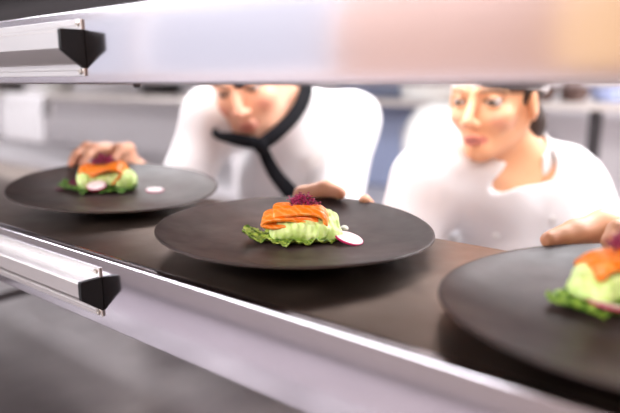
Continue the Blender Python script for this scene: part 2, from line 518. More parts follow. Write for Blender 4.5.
# ticket rails -----------------------------------------------------------------
RX_END = -.5555
def ticket_rail(zc, label):
    """aluminium order rail; zc = centre height on the shelf face"""
    t = empty('ticket_rail', (RX_END, YF, zc), label, 'ticket rail')
    x0 = SX0 + .1 - RX_END
    h = .0275
    bm = bmesh.new(); box(bm, (x0, -.0022, -h), (0, -.0002, h), .0006, 2)
    obj_bm('back_plate', bm, M['aluminium'], t, True, .25)
    # bulging rail: flat top, upright front, bevelled underside
    prof = [(-.0022, .0155), (-.0225, .0155), (-.0240, .0140), (-.0240, -.0010), (-.0228, -.0026), (-.0075, -.0150), (-.0022, -.0160)]
    bm = bmesh.new()
    A = [bm.verts.new((x0, y, z)) for y, z in prof]; B = [bm.verts.new((-.004, y, z)) for y, z in prof]
    n = len(prof)
    for i in range(n):
        bm.faces.new((A[i], A[(i + 1) % n], B[(i + 1) % n], B[i]))
    bm.faces.new(A[::-1]); bm.faces.new(B)
    bmesh.ops.recalc_face_normals(bm, faces=bm.faces)
    obj_bm('rail', bm, M['aluminium'], t, True, .3)
    # thin ridges drawn along the plate
    for zz in (.0215, -.0215):
        bm = bmesh.new(); box(bm, (x0, -.0030, zz - .0006), (-.012, -.0021, zz + .0006), .0003, 1); obj_bm('ridge', bm, M['aluminium'], t, True, .25)
    bm = bmesh.new()
    pr = [(-.0003, .0172), (-.0240, .0172), (-.0252, .0160), (-.0252, -.0016), (-.0243, -.0032), (-.0020, -.0198), (-.0003, -.0198)]
    A = [bm.verts.new((-.0042, y, z)) for y, z in pr]; B = [bm.verts.new((.0012, y, z)) for y, z in pr]
    for i in range(n):
        bm.faces.new((A[i], A[(i + 1) % n], B[(i + 1) % n], B[i]))
    bm.faces.new(A[::-1]); bm.faces.new(B)
    bmesh.ops.recalc_face_normals(bm, faces=bm.faces)
    bmesh.ops.bevel(bm, geom=[e for e in bm.edges], offset=.0004, segments=2, profile=.5, affect='EDGES')
    tag(obj_bm('end_cap', bm, M['black_plastic'], t, True, .25), 'black plastic end cap')
    for zz in (.0228, -.0228):
        bm = bmesh.new()
        prof2 = [(0, -.0012), (.0012, -.0011), (.0016, -.0016), (.0026, -.0014), (.0031, 0)]
        R = []
        for r, z in prof2:
            R.append([bm.verts.new((-.0062 + r * math.cos(2 * PI * k / 20), -.0022 + z, zz + r * math.sin(2 * PI * k / 20))) for k in range(20)] if r > 0 else [bm.verts.new((-.0062, -.0022 + z, zz))])
        for a, b in zip(R[:-1], R[1:]):
            for k in range(20):
                if len(a) == 1: bm.faces.new((a[0], b[k], b[(k + 1) % 20]))
                else: bm.faces.new((a[k], b[k], b[(k + 1) % 20], a[(k + 1) % 20]))
        obj_bm('screw', bm, M['screw'], t)
    return t
ticket_rail(1.4655, 'aluminium ticket rail with black end cap on the upper shelf edge')
ticket_rail(1.2125, 'aluminium ticket rail with black end cap on the lower shelf edge, below the left plate')

# bench under the pass ------------------------------------------------------------
def bench(x0, x1, y0, y1, z, label, name='steel_bench', m='steel_bench'):
    t = empty(name, ((x0 + x1) / 2, (y0 + y1) / 2, 0), label, 'counter')
    hx, hy = (x1 - x0) / 2, (y1 - y0) / 2
    bm = bmesh.new(); box(bm, (-hx, -hy, z - .04), (hx, hy, z), .002, 2); obj_bm('worktop', bm, M[m], t, True, .25)
    bm = bmesh.new(); box(bm, (-hx + .01, -hy + .03, .12), (hx - .01, hy - .02, z - .04)); obj_bm('cabinet_body', bm, M['steel_back'], t, False)
    nd_ = max(1, int(round((x1 - x0) / .6)))
    for i in range(nd_):
        a = -hx + .02 + (2 * hx - .04) * i / nd_; b = -hx + .02 + (2 * hx - .04) * (i + 1) / nd_
        dr = boxobj('door', (a + .004, -hy + .01, .14), (b - .004, -hy + .03, z - .06), M['steel_light'], t, .002)
        bm = bmesh.new(); tube(bm, [(b - .05, -hy + .011, z - .12), (b - .05, -hy - .012, z - .12), (b - .05, -hy - .012, z - .26), (b - .05, -hy + .011, z - .26)], .006, 8)
        obj_bm('handle', bm, M['steel_face'], dr)
    for sx in (-1, 1):
        for sy in (-1, 1):
            bm = bmesh.new(); tube(bm, [(sx * (hx - .06), sy * (hy - .07), 0), (sx * (hx - .06), sy * (hy - .07), .125)], .02, 12); obj_bm('foot', bm, M['dark_metal'], t)
    return t
bench(-1.345, .85, .02, .765, .95, 'brushed steel bench below the lower pass shelf')
bench(-2.6, -1.41, .02, .765, .95, 'steel bench beyond the dark gap at the lower left edge')

bench(-7.3, 2.4, -2.79, -2.2, .90, 'added long steel counter behind the camera, reflected in the shelf faces', 'back_counter', 'steel_back').rotation_euler = (0, 0, PI)  # unseen, put in to darken the reflection in the lower shelf face
# ------------------------------------------------------------------ cook line on the far side
bench(-6.6, .9, 2.1, 2.88, .90, 'long steel counter against the back wall behind the chefs', 'back_counter', 'steel_back')
def onshelf(px, y=2.55):
    v = _fw + _right * (px - 310) / FPX + _up * (206.5 - 95) / FPX
    return (CAM + v * (y / v[1]))[0]
sh = empty('storage_shelf', (-1.6, 2.62, 1.36), 'long steel wall shelf on uprights behind the chefs', 'shelf')
boxobj('shelf_board', (-5.0, -.22, -.03), (2.6, .24, 0), M['steel_light'], sh, .002)
for x in (-4.9, onshelf(598, 2.44) + 1.6, 2.3):
    bm = bmesh.new(); box(bm, (x - .02, -.20, -.46), (x + .02, -.16, -.03), .003, 1); obj_bm('upright', bm, M['dark_metal'], sh)

def pot(name, x, y, z, prof, m, label, cat, n=40):
    bm = bmesh.new(); lathe(bm, prof, n)
    o = obj_bm(name, bm, m, None); o.location = (x, y, z)
    return tag(o, label, cat)
def bowlprof(r, h): return [(0, 0), (r * .55, 0), (r * .8, h * .35), (r, h), (r * .96, h), (r * .75, h * .4), (r * .5, h * .06), (0, h * .05)]
# things standing on the wall shelf
pot('stacked_bowl', onshelf(550), 2.45, 1.3605, bowlprof(.06, .06), M['brown_pan'], 'brown bowl on the wall shelf, left of the brown jar right of the woman', 'bowl')
pot('jar', onshelf(567), 2.62, 1.3605, [(0, 0), (.044, 0), (.048, .03), (.048, .06), (.035, .075), (.035, .085), (0, .085)], M['brown_pan'], 'brown jar on the wall shelf between brown bowl and brown dish', 'jar')
pot('dish', onshelf(582), 2.46, 1.3605, bowlprof(.055, .055), M['brown_pan'], 'brown dish on the wall shelf next to the blue bowl', 'dish')
pot('blue_bowl', onshelf(606), 2.62, 1.3605, bowlprof(.09, .065), M['blue_plastic'], 'pale blue bowl at the right end of the visible wall shelf', 'bowl')
pot('white_container', onshelf(431, 2.5), 2.5, 1.3605, [(0, 0), (.125, 0), (.135, .01), (.14, .15), (.145, .155), (.145, .17), (.1, .185), (0, .19)], M['white_plastic'], 'white lidded container on the wall shelf between the chefs', 'container')
pot('mixing_bowl', onshelf(440, 2.25), 2.25, .9005, [(0, 0), (.12, 0), (.135, .05), (.14, .30), (.128, .37), (.09, .43), (.03, .455), (0, .46)], M['white_plastic'], 'tall white rounded bin on the back counter left of the woman', 'bin')
# blue grey fridge panel standing behind the man's shoulder
fr = empty('refrigerator', (onshelf(392, 2.75), 2.755, .9005), 'blue grey cabinet seen behind the man\'s left shoulder', 'cabinet')
boxobj('body', (-.19, -.10, 0), (.19, .10, .425), M['blue_panel'], fr, .006)
dd = boxobj('door', (-.185, -.115, .01), (.185, -.1005, .415), M['blue_panel'], fr, .004)
bm = bmesh.new(); tube(bm, [(.15, -.115, .15), (.15, -.14, .15), (.15, -.14, .32), (.15, -.115, .32)], .007, 8); obj_bm('handle', bm, M['steel_face'], dd)
b2 = empty('wall_cabinet', (onshelf(385, 2.75), 2.75, 1.3605), 'blue grey box on the wall shelf beside the man', 'cabinet')
boxobj('body', (-.22, -.10, 0), (.22, .10, .16), M['blue_panel'], b2, .006)
boxobj('door', (-.215, -.113, .008), (.215, -.1005, .152), M['blue_panel'], b2, .004)

# far left: rail with a towel, a shelf with dark pots
tw = at(26, 97, 3.35)
rl = empty('towel_rail', (tw[0], tw[1], tw[2]), 'horizontal steel rail holding the white towel at far left', 'rail')
bm = bmesh.new(); tube(bm, [(-1.4, 0, 0), (1.7, 0, 0)], .012, 12); obj_bm('bar', bm, M['steel_light'], rl)
for x in (-1.35, 1.65):
    bm = bmesh.new(); tube(bm, [(x, 0, 0), (x, 0, -tw[2])], .02, 12); obj_bm('post', bm, M['steel_back'], rl)
tp = empty('hanging_towel', (tw[0], tw[1], tw[2]), 'white towel hanging over the steel rail at far left', 'towel')
vv = []; ff = []
nu, nv = 24, 30
for j in range(nv + 1):
    for i in range(nu + 1):
        u = i / nu - .5; s = j / nv
        L = s * .40 - .13                     # arc length, 0 at the bar
        yy = .018 if L < -.02 else (-.018 if L > .02 else -L / .02 * .018)
        zz = .0165 - max(0, abs(L) - .012)
        fold = .012 * math.sin(u * 26 + .6 * zz * 10) * min(1, abs(L) * 8)
        vv.append((u * .46 + .01 * math.sin(zz * 20), yy + fold * (1 if L > 0 else .9) + (.012 if L < 0 else -.012) * min(1, abs(L) * 8), zz))
for j in range(nv):
    for i in range(nu):
        a = j * (nu + 1) + i; ff.append((a, a + 1, a + nu + 2, a + nu + 1))
o = obj_np('cloth', vv, ff, M['towel'], tp)
sm = o.modifiers.new('thick', 'SOLIDIFY'); sm.thickness = .006; sm.offset = 0
for px, nm, prof, m, lab in (
        (8, 'dark_pot', [(0, 0), (.15, 0), (.15, .11), (.17, .11), (.17, .13), (0, .13)], 'dark_metal', 'dark pot on the wall shelf at the far left edge'),
        (161, 'dark_pan', [(0, 0), (.12, 0), (.15, .07), (.145, .07), (.115, .006), (0, .006)], 'dark_metal', 'dark pan on the wall shelf beside the man\'s right shoulder'),
        (58, 'white_tub', [(0, 0), (.12, 0), (.13, .08), (.13, .1), (0, .1)], 'white_plastic', 'white tub on the wall shelf right of the far left dark pot')):
    x = onshelf(px)
    if x < -6: x = -5.6
    pot(nm, x, 2.55, 1.3605, prof, M[m], lab, nm.split('_')[1])

# range hood over the cook line, above the upper shelf in the picture
hd = empty('range_hood', (-3.6, 2.35, 1.78), 'dark slatted range hood high above the back counter at upper left', 'range hood')
boxobj('fascia', (-1.2, -.55, .225), (3.0, .54, .95), M['steel_light'], hd, .004)
boxobj('canopy', (-1.2, -.53, .10), (3.0, .54, .225), M['dark_hood'], hd, .004)
bm = bmesh.new()
box(bm, (-1.2, -.55, 0), (3.0, -.53, .10)); box(bm, (-1.2, -.53, 0), (-1.18, .54, .10)); box(bm, (2.98, -.53, 0), (3.0, .54, .10))
for k in range(70):                                   # slanted louvre ribs on the front
    x = -1.19 + k * .06
    vs_ = [bm.verts.new(c) for c in ((x, -.5305, .10), (x + .025, -.5305, .10), (x + .055, -.5305, .225), (x + .03, -.5305, .225),
                                     (x, -.548, .10), (x + .025, -.548, .10), (x + .055, -.548, .225), (x + .03, -.548, .225))]
    for q in ((0, 1, 2, 3), (4, 7, 6, 5), (0, 4, 5, 1), (1, 5, 6, 2), (2, 6, 7, 3), (3, 7, 4, 0)): bm.faces.new([vs_[i] for i in q])
bmesh.ops.recalc_face_normals(bm, faces=bm.faces)
obj_bm('louvre', bm, M['dark_metal'], hd, False)
bm = bmesh.new(); box(bm, (-1.18, -.53, .085), (2.98, .54, .0995))
for k in range(69):
    x = -1.16 + k * .06
    box(bm, (x, -.52, .03), (x + .03, .53, .084))
obj_bm('grease_filter', bm, M['dark_metal'], hd, False)

# ------------------------------------------------------------------ plates
PR = .156
def plate(c_rim, a, b, seed, label):
    """c_rim: rim centre; a, b: slopes of the rim plane along X and Y"""
    n = Vector((-a, -b, 1)).normalized()
    q = Vector((0, 0, 1)).rotation_difference(n)
    H = .0215
    base = Vector(c_rim) - n * H
    t = bpy.data.meshes.new('dinner_plate')
    prof = [(0, .0022), (.046, .0022), (.050, 0), (.056, 0), (.060, .003), (.085, .0065), (.115, .0105), (.140, .0160), (.153, .0198), (.1565, .0212),
            (.1560, .0228), (.1535, .0226), (.142, .0188), (.120, .0140), (.095, .0112), (.070, .0098), (.040, .0092), (0, .0090)]
    bm = bmesh.new(); lathe(bm, prof, 128)
    ph = seed * 1.7
    for v in bm.verts:
        r = math.hypot(v.co.x, v.co.y); th = math.atan2(v.co.y, v.co.x); f = (r / PR) ** 3
        s = 1 + f * (.010 * math.sin(2 * th + ph) + .006 * math.sin(3 * th + 2 * ph))
        v.co.x *= s; v.co.y *= s
        v.co.z += f * (.0012 * math.sin(2 * th + 1 + ph) + .0008 * math.sin(3 * th - ph))
    o = obj_bm('dinner_plate', bm, M['plate'], None, True, None)
    o.location = base; o.rotation_mode = 'QUATERNION'; o.rotation_quaternion = q
    tag(o, label, 'plate', 'dark dinner plates on the pass')
    def local(x, y, z=.0092):
        """world point above the plate at view-aligned offsets (x right, y away)"""
        c, s = math.cos(YAW), math.sin(YAW)
        return base + q @ Vector((x * c - y * s, x * s + y * c, z))
    return o, base, q, local
pL = plate((-.809, .531, 1.2772), -.078, .033, 1, 'dark round plate at left, in front of the man\'s hand')
pM = plate((-.429, .510, 1.2735), -.025, 0, 2, 'dark round plate in the middle with the sharply seen salmon')
pR = plate((-.066, .491, 1.2745), .035, .02, 3, 'dark round plate nearest at right, held by the woman')

# ------------------------------------------------------------------ food
def frame_on(P, x, y, z=.0092, rz=0.0):
    """object matrix on plate P: origin at the offset, local x = right in view, y = away"""
    o, base, q, local = P
    return Matrix.Translation(local(x, y, z)) @ q.to_matrix().to_4x4() @ Matrix.Rotation(YAW + rz, 4, 'Z')

def leaf(P, x, y, L, W, m, seed, label, rz=0.0, tip=.006):
    r = np.random.default_rng(seed)
    nu, nv = 90, 50
    vs = []; fs = []
    ph = r.uniform(0, 6, 8)
    for j in range(nv + 1):
        for i in range(nu + 1):
            u = i / nu; v = j / nv * 2 - 1
            w = W * (math.sin(PI * min(1, u * .93 + .05)) ** .62) * (1 + .09 * math.sin(17 * u + ph[0]) * abs(v) + .06 * math.sin(41 * u + ph[1]) * abs(v))
            X = (u - .5) * L + .004 * math.sin(7 * v + ph[2]) * v * v
            Y = v * w
            edge = max(0, abs(v) - .45) / .55
            z = .0012 + .0030 * edge ** 2 * (1 + .9 * math.sin(26 * u + ph[3] + 3 * v) + .5 * math.sin(53 * u + ph[4])) + tip * (max(0, .35 - u) / .35) ** 2 + .003 * max(0, u - .75)
            z += .0010 * math.sin(X * 900 + ph[5] + Y * 300) * math.sin(Y * 1000 + ph[6]) + .0006 * math.sin(X * 1900 + Y * 700) * math.sin(Y * 1700)
            z += .0012 + (.002 * math.exp(-(v / .06) ** 2))
            vs.append((X, Y, max(z, .0008)))
    for j in range(nv):
        for i in range(nu):
            a = j * (nu + 1) + i; fs.append((a, a + 1, a + nu + 2, a + nu + 1))
    o = obj_np('cabbage_leaf', vs, fs, m)
    s = o.modifiers.new('thick', 'SOLIDIFY'); s.thickness = .0008; s.offset = 0
    o.matrix_world = frame_on(P, x, y, .0095, rz)
    return tag(o, label, 'cabbage leaf', 'cabbage leaves under the puree')

def puree(P, x, y, blobs, seed, label, rz=0.0):
    r = np.random.default_rng(seed)
    B = np.array(blobs)
    lo = (B[:, :3] - B[:, 3:6]).min(0) - .008; hi = (B[:, :3] + B[:, 3:6]).max(0) + .008
    w = r.normal(size=(14, 3)) * 160; ph = r.uniform(0, 6, 14)
    w[7:] *= 2.2
    def f(Pt):
        d = None
        for b in B:
            e = ell(Pt, b[:3], b[3:6])
            d = e if d is None else smin(d, e, .006)
        nz = np.zeros(len(Pt))
        for k in range(14): nz += np.sin(Pt @ w[k] + ph[k]) * (.0006 if k < 7 else .0003)
        d = d + nz
        return smax(d, -Pt[:, 2], .001)
    V, F = nets(f, axis(lo[0], hi[0], .0011), axis(lo[1], hi[1], .0011), axis(-.003, hi[2], .0011), 6)
    o = obj_np('puree_mound', V, F, M['puree'])
    o.matrix_world = frame_on(P, x, y, .0118, rz)
    return tag(o, label, 'puree', 'mounds of pale green puree')

def salmon(P, x, y, z, path, width, seed, label, rz=0.0, folds=((0, 0, 0),)):
    """a thick ribbon: path = list of (x, z) across the view, swept along depth with folds at its near edge"""
    r = np.random.default_rng(seed)
    p2 = spline([(a, b, 0) for a, b in path], 8)
    n = len(p2); nv = 34
    ph = r.uniform(0, 6, 5)
    vs = []; fs = []
    for i in range(n):
        t = i / (n - 1)
        for j in range(nv + 1):
            v = j / nv            # 0 near edge .. 1 far edge
            near = max(0, .35 - v) / .35; far = max(0, v - .6) / .4
            X = p2[i][0] + .0016 * math.sin(5 * t * 6.28 + ph[0]) * (near + far)
            Y = (v - .5) * width * (1 - .22 * abs(2 * t - 1) ** 2) + .0030 * math.sin(9 * t + ph[1])
            Z = p2[i][1] - .0055 * near ** 2 - .006 * far ** 2 + .0011 * math.sin(30 * v + 6 * t + ph[2]) + .0016 * near * math.sin(24 * t + ph[3])
            vs.append((X, Y, Z))
    for i in range(n - 1):
        for j in range(nv):
            a = i * (nv + 1) + j; fs.append((a, a + 1, a + nv + 2, a + nv + 1))
    o = obj_np('salmon_slice', vs, fs, M['salmon'])
    s = o.modifiers.new('thick', 'SOLIDIFY'); s.thickness = .0043; s.offset = 0
    b = o.modifiers.new('round', 'SUBSURF'); b.levels = 1; b.render_levels = 1
    o.matrix_world = frame_on(P, x, y, z, rz)
    return tag(o, label, 'salmon', 'folded slices of smoked salmon')

def sprouts(P, x, y, z, rx, ry, h, n, seed, label):
    r = np.random.default_rng(seed)
    bm = bmesh.new(); dk = set()
    for k in range(n):
        a = r.uniform(0, 6.28); q = r.uniform(0, 1) ** .5
        p0 = np.array([rx * q * math.cos(a), ry * q * math.sin(a), h * (1 - q * q) * r.uniform(.1, .95)])
        d = r.normal(size=3); d[2] = abs(d[2]) * .8; d /= np.linalg.norm(d)
        e = r.normal(size=3) * .4
        L = r.uniform(.003, .007)
        pts = [p0, p0 + d * L * .5 + e * .0012, p0 + d * L + e * .003]
        n0 = len(bm.faces)
        tube(bm, pts, [.0005, .00045, .0004], 5)
        # leaf pair on the end of the thread
        bmesh.ops.create_icosphere(bm, subdivisions=1, radius=.0009 * r.uniform(.7, 1.35), matrix=Matrix.Translation(Vector(pts[-1])) @ Matrix.Diagonal((1.5, .9, .5, 1)) )
        if r.uniform() < .10:
            bm.faces.ensure_lookup_table()
            for i in range(n0, len(bm.faces)): bm.faces[i].material_index = 1
    o = obj_bm('beet_sprouts', bm, [M['sprout'], M['sprout_dark']], None, True, None)
    o.matrix_world = frame_on(P, x, y, z)
    return tag(o, label, 'sprouts', None, 'stuff')

def radish(P, x, y, z, r0, tilt, lean, label, rz=0.0, sx=1.0):
    t = empty('radish_slice', (0, 0, 0), label, 'radish slice')
    m = frame_on(P, x, y, z, rz) @ Matrix.Rotation(lean, 4, 'Y') @ Matrix.Rotation(tilt, 4, 'X') @ Matrix.Diagonal((sx, 1, 1, 1))
    t.matrix_world = m
    bm = bmesh.new(); lathe(bm, [(0, -.0010), (r0 * .94, -.0010), (r0 * .94, .0010), (r0 * .5, .0012), (0, .0012)], 48)
    obj_bm('flesh', bm, M['radish'], t)
    bm = bmesh.new(); lathe(bm, [(r0 * .935, -.0010), (r0 * .985, -.0011), (r0 * 1.0, -.0004), (r0 * .99, .0008), (r0 * .935, .0011), (r0 * .93, .0)], 48)
    tag(obj_bm('skin', bm, M['radish_skin'], t), 'thin pink skin')
    return t

# middle plate (offsets measured from the plate centre, x right in view, y away)
XM, YM = .012, -.012
leaf(pM, XM - .012, YM - .008, .108, .031, M['leaf'], 3, 'bright crinkled cabbage leaf under the puree on the middle plate', .05)
puree(pM, XM, YM, [(-.016, 0, .010, .024, .024, .014), (.006, -.004, .012, .027, .024, .016), (.020, .004, .014, .014, .018, .015), (.027, .002, .016, .006, .008, .012), (.016, .006, .020, .018, .016, .010),
                   (-.026, -.004, .007, .014, .016, .010), (.030, -.010, .006, .010, .010, .008), (-.002, .006, .018, .026, .016, .009), (.028, .006, .021, .004, .005, .006)], 1, 'lumpy pale green puree mound on the middle plate')
salmon(pM, XM - .010, YM + .000, .0375, [(.012, -.0065), (-.010, -.0075), (-.026, -.0075), (-.0355, -.003), (-.028, .0015), (-.010, .001), (.006, -.001), (.017, -.003), (.021, .000), (.014, .0032), (-.004, .0036), (-.020, .0040), (-.025, .0065), (-.018, .0085), (.000, .0092), (.016, .0088), (.027, .0060), (.032, .001), (.0335, -.003)], .046, 4,
       'folded orange smoked salmon slice on the middle plate')
sprouts(pM, XM - .004, YM + .002, .0455, .0140, .011, .014, 420, 5, 'magenta beet sprouts heaped on the salmon of the middle plate')
radish(pM, .0595, -.0260, .0146, .0165, .04, .28, 'white radish slice with pink edge lying right of the puree on the middle plate', -.35)
# drop of sauce
bm = bmesh.new(); lathe(bm, [(0, 0), (.0045, 0), (.0052, .0014), (.0046, .0034), (.0026, .0050), (0, .0056)], 24)
o = obj_bm('sauce_drop', bm, M['cream'], None); o.matrix_world = frame_on(pM, .0575, .0290, .0096)
tag(o, 'small white drop of sauce behind the radish on the middle plate', 'sauce')
bm = bmesh.new(); lathe(bm, [(0, -.0006), (.006, -.0005), (.0065, .0004), (0, .0008)], 20)
o = obj_bm('purple_leaf_piece', bm, M['purple_leaf'], None); o.matrix_world = frame_on(pM, XM - .052, YM - .004, .0112)
tag(o, 'small dark purple leaf piece under the cabbage tip on the middle plate', 'leaf piece')

# left plate
XL, YL = -.028, .022
leaf(pL, XL - .004, YL - .012, .116, .030, M['leaf_dark'], 8, 'dark green crinkled cabbage leaf on the left plate', .06)
puree(pL, XL, YL, [(-.020, -.008, .013, .015, .017, .016), (.028, .002, .014, .017, .018, .017), (.004, .004, .014, .026, .022, .014), (.040, .006, .012, .012, .014, .014)], 11, 'smooth pale green puree mound on the left plate')
salmon(pL, XL, YL, .0405, [(-.004, -.004), (-.022, -.007), (-.029, -.002), (-.026, .004), (-.012, .004), (.006, .005), (.020, .010), (.031, .010), (.034, .000), (.026, -.012), (.018, -.016)], .044, 12,
       'folded glossy orange salmon slice on the left plate')
sprouts(pL, XL + .003, YL + .004, .049, .018, .012, .014, 300, 13, 'magenta beet sprouts on the salmon of the left plate')
radish(pL, XL + .001, YL - .030, .0215, .0145, .30, -.06, 'white radish slice leaning on the puree front of the left plate', .1)
radish(pL, .055, .020, .0105, .0140, 0.02, 0.0, 'white radish slice lying flat right of the food on the left plate')
for i, (dx, dy, lab) in enumerate(((-.058, -.020, 'dark purple leaf piece left of the cabbage tip on the left plate'), (-.042, -.004, 'dark purple leaf piece behind the cabbage tip on the left plate'))):
    bm = bmesh.new(); lathe(bm, [(0, -.0007), (.009, -.0006), (.0098, .0005), (0, .001)], 20)
    o = obj_bm('purple_leaf_piece', bm, M['purple_leaf'], None); o.matrix_world = frame_on(pL, XL + dx, YL + dy, .0112 + .006 * i) @ Matrix.Rotation(.5 * i, 4, 'X')
    tag(o, lab, 'leaf piece')

# right plate
XR, YR = -.012, .028
leaf(pR, XR - .004, YR - .012, .108, .030, M['leaf_mid'], 15, 'green crinkled cabbage leaf on the right plate', -.12)
puree(pR, XR, YR, [(-.018, 0, .012, .020, .020, .016), (.008, -.004, .014, .024, .022, .018), (.028, .004, .012, .016, .018, .015), (-.006, .008, .020, .020, .016, .012)], 21, 'pale green puree mound on the right plate')
salmon(pR, XR + .008, YR + .004, .042, [(-.004, -.004), (-.022, -.007), (-.030, -.003), (-.028, .003), (-.012, .006), (.006, .008), (.020, .010), (.034, .006), (.040, -.002)], .044, 22,
       'folded red orange salmon slice on the right plate')
sprouts(pR, XR + .014, YR + .004, .053, .018, .013, .016, 320, 23, 'purple magenta beet sprouts on the salmon of the right plate')
radish(pR, XR - .022, YR - .030, .0185, .0150, -.12, .26, 'pale radish slice leaning low on the leaf of the right plate', .1)

# ------------------------------------------------------------------ chefs
def basis(fwd, up):
    F = np.asarray(fwd, float); F /= np.linalg.norm(F)
    y = -F
    z = np.asarray(up, float); z = z - y * (z @ y); z /= np.linalg.norm(z)
    x = np.cross(y, z)
    return np.stack((x, y, z), 1)              # columns: person's left, back, up

def head_basis(phi, pitch, roll):
    F = np.array([math.sin(phi) * math.cos(pitch), -math.cos(phi) * math.cos(pitch), -math.sin(pitch)])
    B = basis(F, (0, 0, 1))
    c, s = math.cos(roll), math.sin(roll)
    x = B[:, 0] * c + B[:, 2] * s; z = -B[:, 0] * s + B[:, 2] * c
    return np.stack((x, B[:, 1], z), 1)

def head_sdf(Q, male):
    if not male:
        lo = np.clip((-Q[:, 2] - .02) / .06, 0, 1)
        Q = np.stack((Q[:, 0] * (1.05 + .12 * lo), Q[:, 1], np.where(Q[:, 2] < 0, Q[:, 2] * 1.07, Q[:, 2])), 1)
    """Q in head space, metres: x person's left, y back, z up; eyes at z = 0"""
    d = ell(Q, (0, .012, .032), (.074, .096, .082))
    d = smin(d, ell(Q, (0, -.022, -.030), (.061 if male else .056, .066, .072)), .03)
    d = smin(d, ell(Q, (0, -.034 if male else -.027, -.074), (.047 if male else .034, .048, .038 if male else .034)), .025)
    d = smin(d, sph(Q, (0, -.078 if male else -.069, -.097), .015 if male else .012), .022)
    for s in (-1, 1):
        d = smin(d, cone(Q, (s * (.058 if male else .052), .005, -.045), (s * (.030 if male else .016), -.060, -.092), .016 if male else .013, .014 if male else .011), .03)
        d = smin(d, sph(Q, (s * .040, -.062, -.030), .018), .025)
        d = smin(d, cone(Q, (s * .012, -.092, .019), (s * .048, -.070, .020), .008, .007), .014)
        d = smax(d, -ell(Q, (s * .031, -.099, .000), (.017, .016, .011)), .010)
        e = sph(Q, (s * .031, -.0765, 0), .0138)
        e = np.maximum(e, -(np.abs(Q[:, 2] + .0008) - .0034 + .12 * (Q[:, 1] + .09) * 0))
        d = smin(d, e, .004)
    n = cone(Q, (0, -.090, .004), (0, -.112, -.036), .0075, .0105)
    for s in (-1, 1): n = smin(n, sph(Q, (s * .012, -.1015, -.040), .0082), .008)
    d = smin(d, n, .012)
    d = smin(d, ell(Q, (0, -.0945, -.0655), (.021, .0085, .0050)), .006)
    d = smin(d, ell(Q, (0, -.0925, -.0750), (.018, .0090, .0058)), .006)
    d = smax(d, -ell(Q, (0, -.106, -.0700), (.022, .009, .0010)), .003)
    for s in (-1, 1):
        R = basis((s * .35, -1, -.25), (0, -.22, 1))
        ey = .016 if male else -.006
        er = ell(Q, (s * (.079 if male else .077), ey, -.008), (.0075, .019, .032), R)
        er = smax(er, -ell(Q, (s * .087, ey - .004, -.006), (.0065, .010, .018), R), .004)
        d = smin(d, er, .008)
    return d

SKIN = {'man': ((.82, .44, .29), (.62, .24, .18), (.50, .17, .14), (.07, .045, .035)),
        'woman': ((.80, .42, .24), (.72, .31, .22), (.58, .17, .15), (.06, .035, .025))}

def smooth01(x): x = np.clip(x, 0, 1); return x * x * (3 - 2 * x)

def paint(V, hb, hc, hs, who, male, hands):
    base, blush, lip, brow = [np.array(c) for c in SKIN[who]]
    Q = ((V - hc) @ hb) / hs
    if not male: Q = Q * np.array([1.05, 1, 1.0]); Q[:, 2] = np.where(Q[:, 2] < 0, Q[:, 2] * 1.07, Q[:, 2])
    col = np.tile(base, (len(V), 1)).astype(float)
    x, y, z = np.abs(Q[:, 0]), Q[:, 1], Q[:, 2]
    onhead = (np.linalg.norm(Q, axis=1) < .16) & (y < .03)
    def mixin(c, w):
        nonlocal col
        w = (w * onhead)[:, None]; col = col * (1 - w) + np.asarray(c) * w
    mixin(blush, .75 * smooth01(1 - np.hypot((x - .042) / .026, (z + .036) / .024)) * (y < -.03))
    mixin(blush, .45 * smooth01(1 - np.hypot(x / .018, (z + .036) / .018)) * (y < -.09))
    if male: mixin((.46, .29, .22), .38 * smooth01((-.045 - z) / .02) * (y < .0) * (z > -.125))
    # lips
    w = smooth01((1 - np.hypot(x / (.025 if male else .029), (z + .0705) / .0115)) * 3) * (y < -.075)
    mixin(lip, .85 * w)
    mixin(lip * .4, smooth01((1 - np.hypot(x / .022, (z + .0702) / .0018)) * 2) * (y < -.075))
    # eyebrows
    zb = .0195 + .010 * (1 - ((x - .034) / .022) ** 2) * .6 - .004
    w = smooth01(1.6 * (1 - np.abs(z - zb) / .0042)) * smooth01((x - .011) / .004) * smooth01((.054 - x) / .006) * (y < -.04)
    mixin(brow, (.85 if male else .5) * w)
    # lashes / lid line and eye shade
    re = np.hypot((x - .031) / .0165, (z - .0005) / .0078)
    mixin(brow * 1.3, .8 * smooth01(1 - np.abs(re - .78) / .35) * (y < -.06))
    # ears a little redder
    mixin(blush, .0 * w)
    for c, r in hands:                         # knuckles and finger ends are a little pinker
        w = .5 * smooth01(1 - np.linalg.norm(V - c, axis=1) / r)
        col = col * (1 - w[:, None]) + blush * w[:, None]
    return col

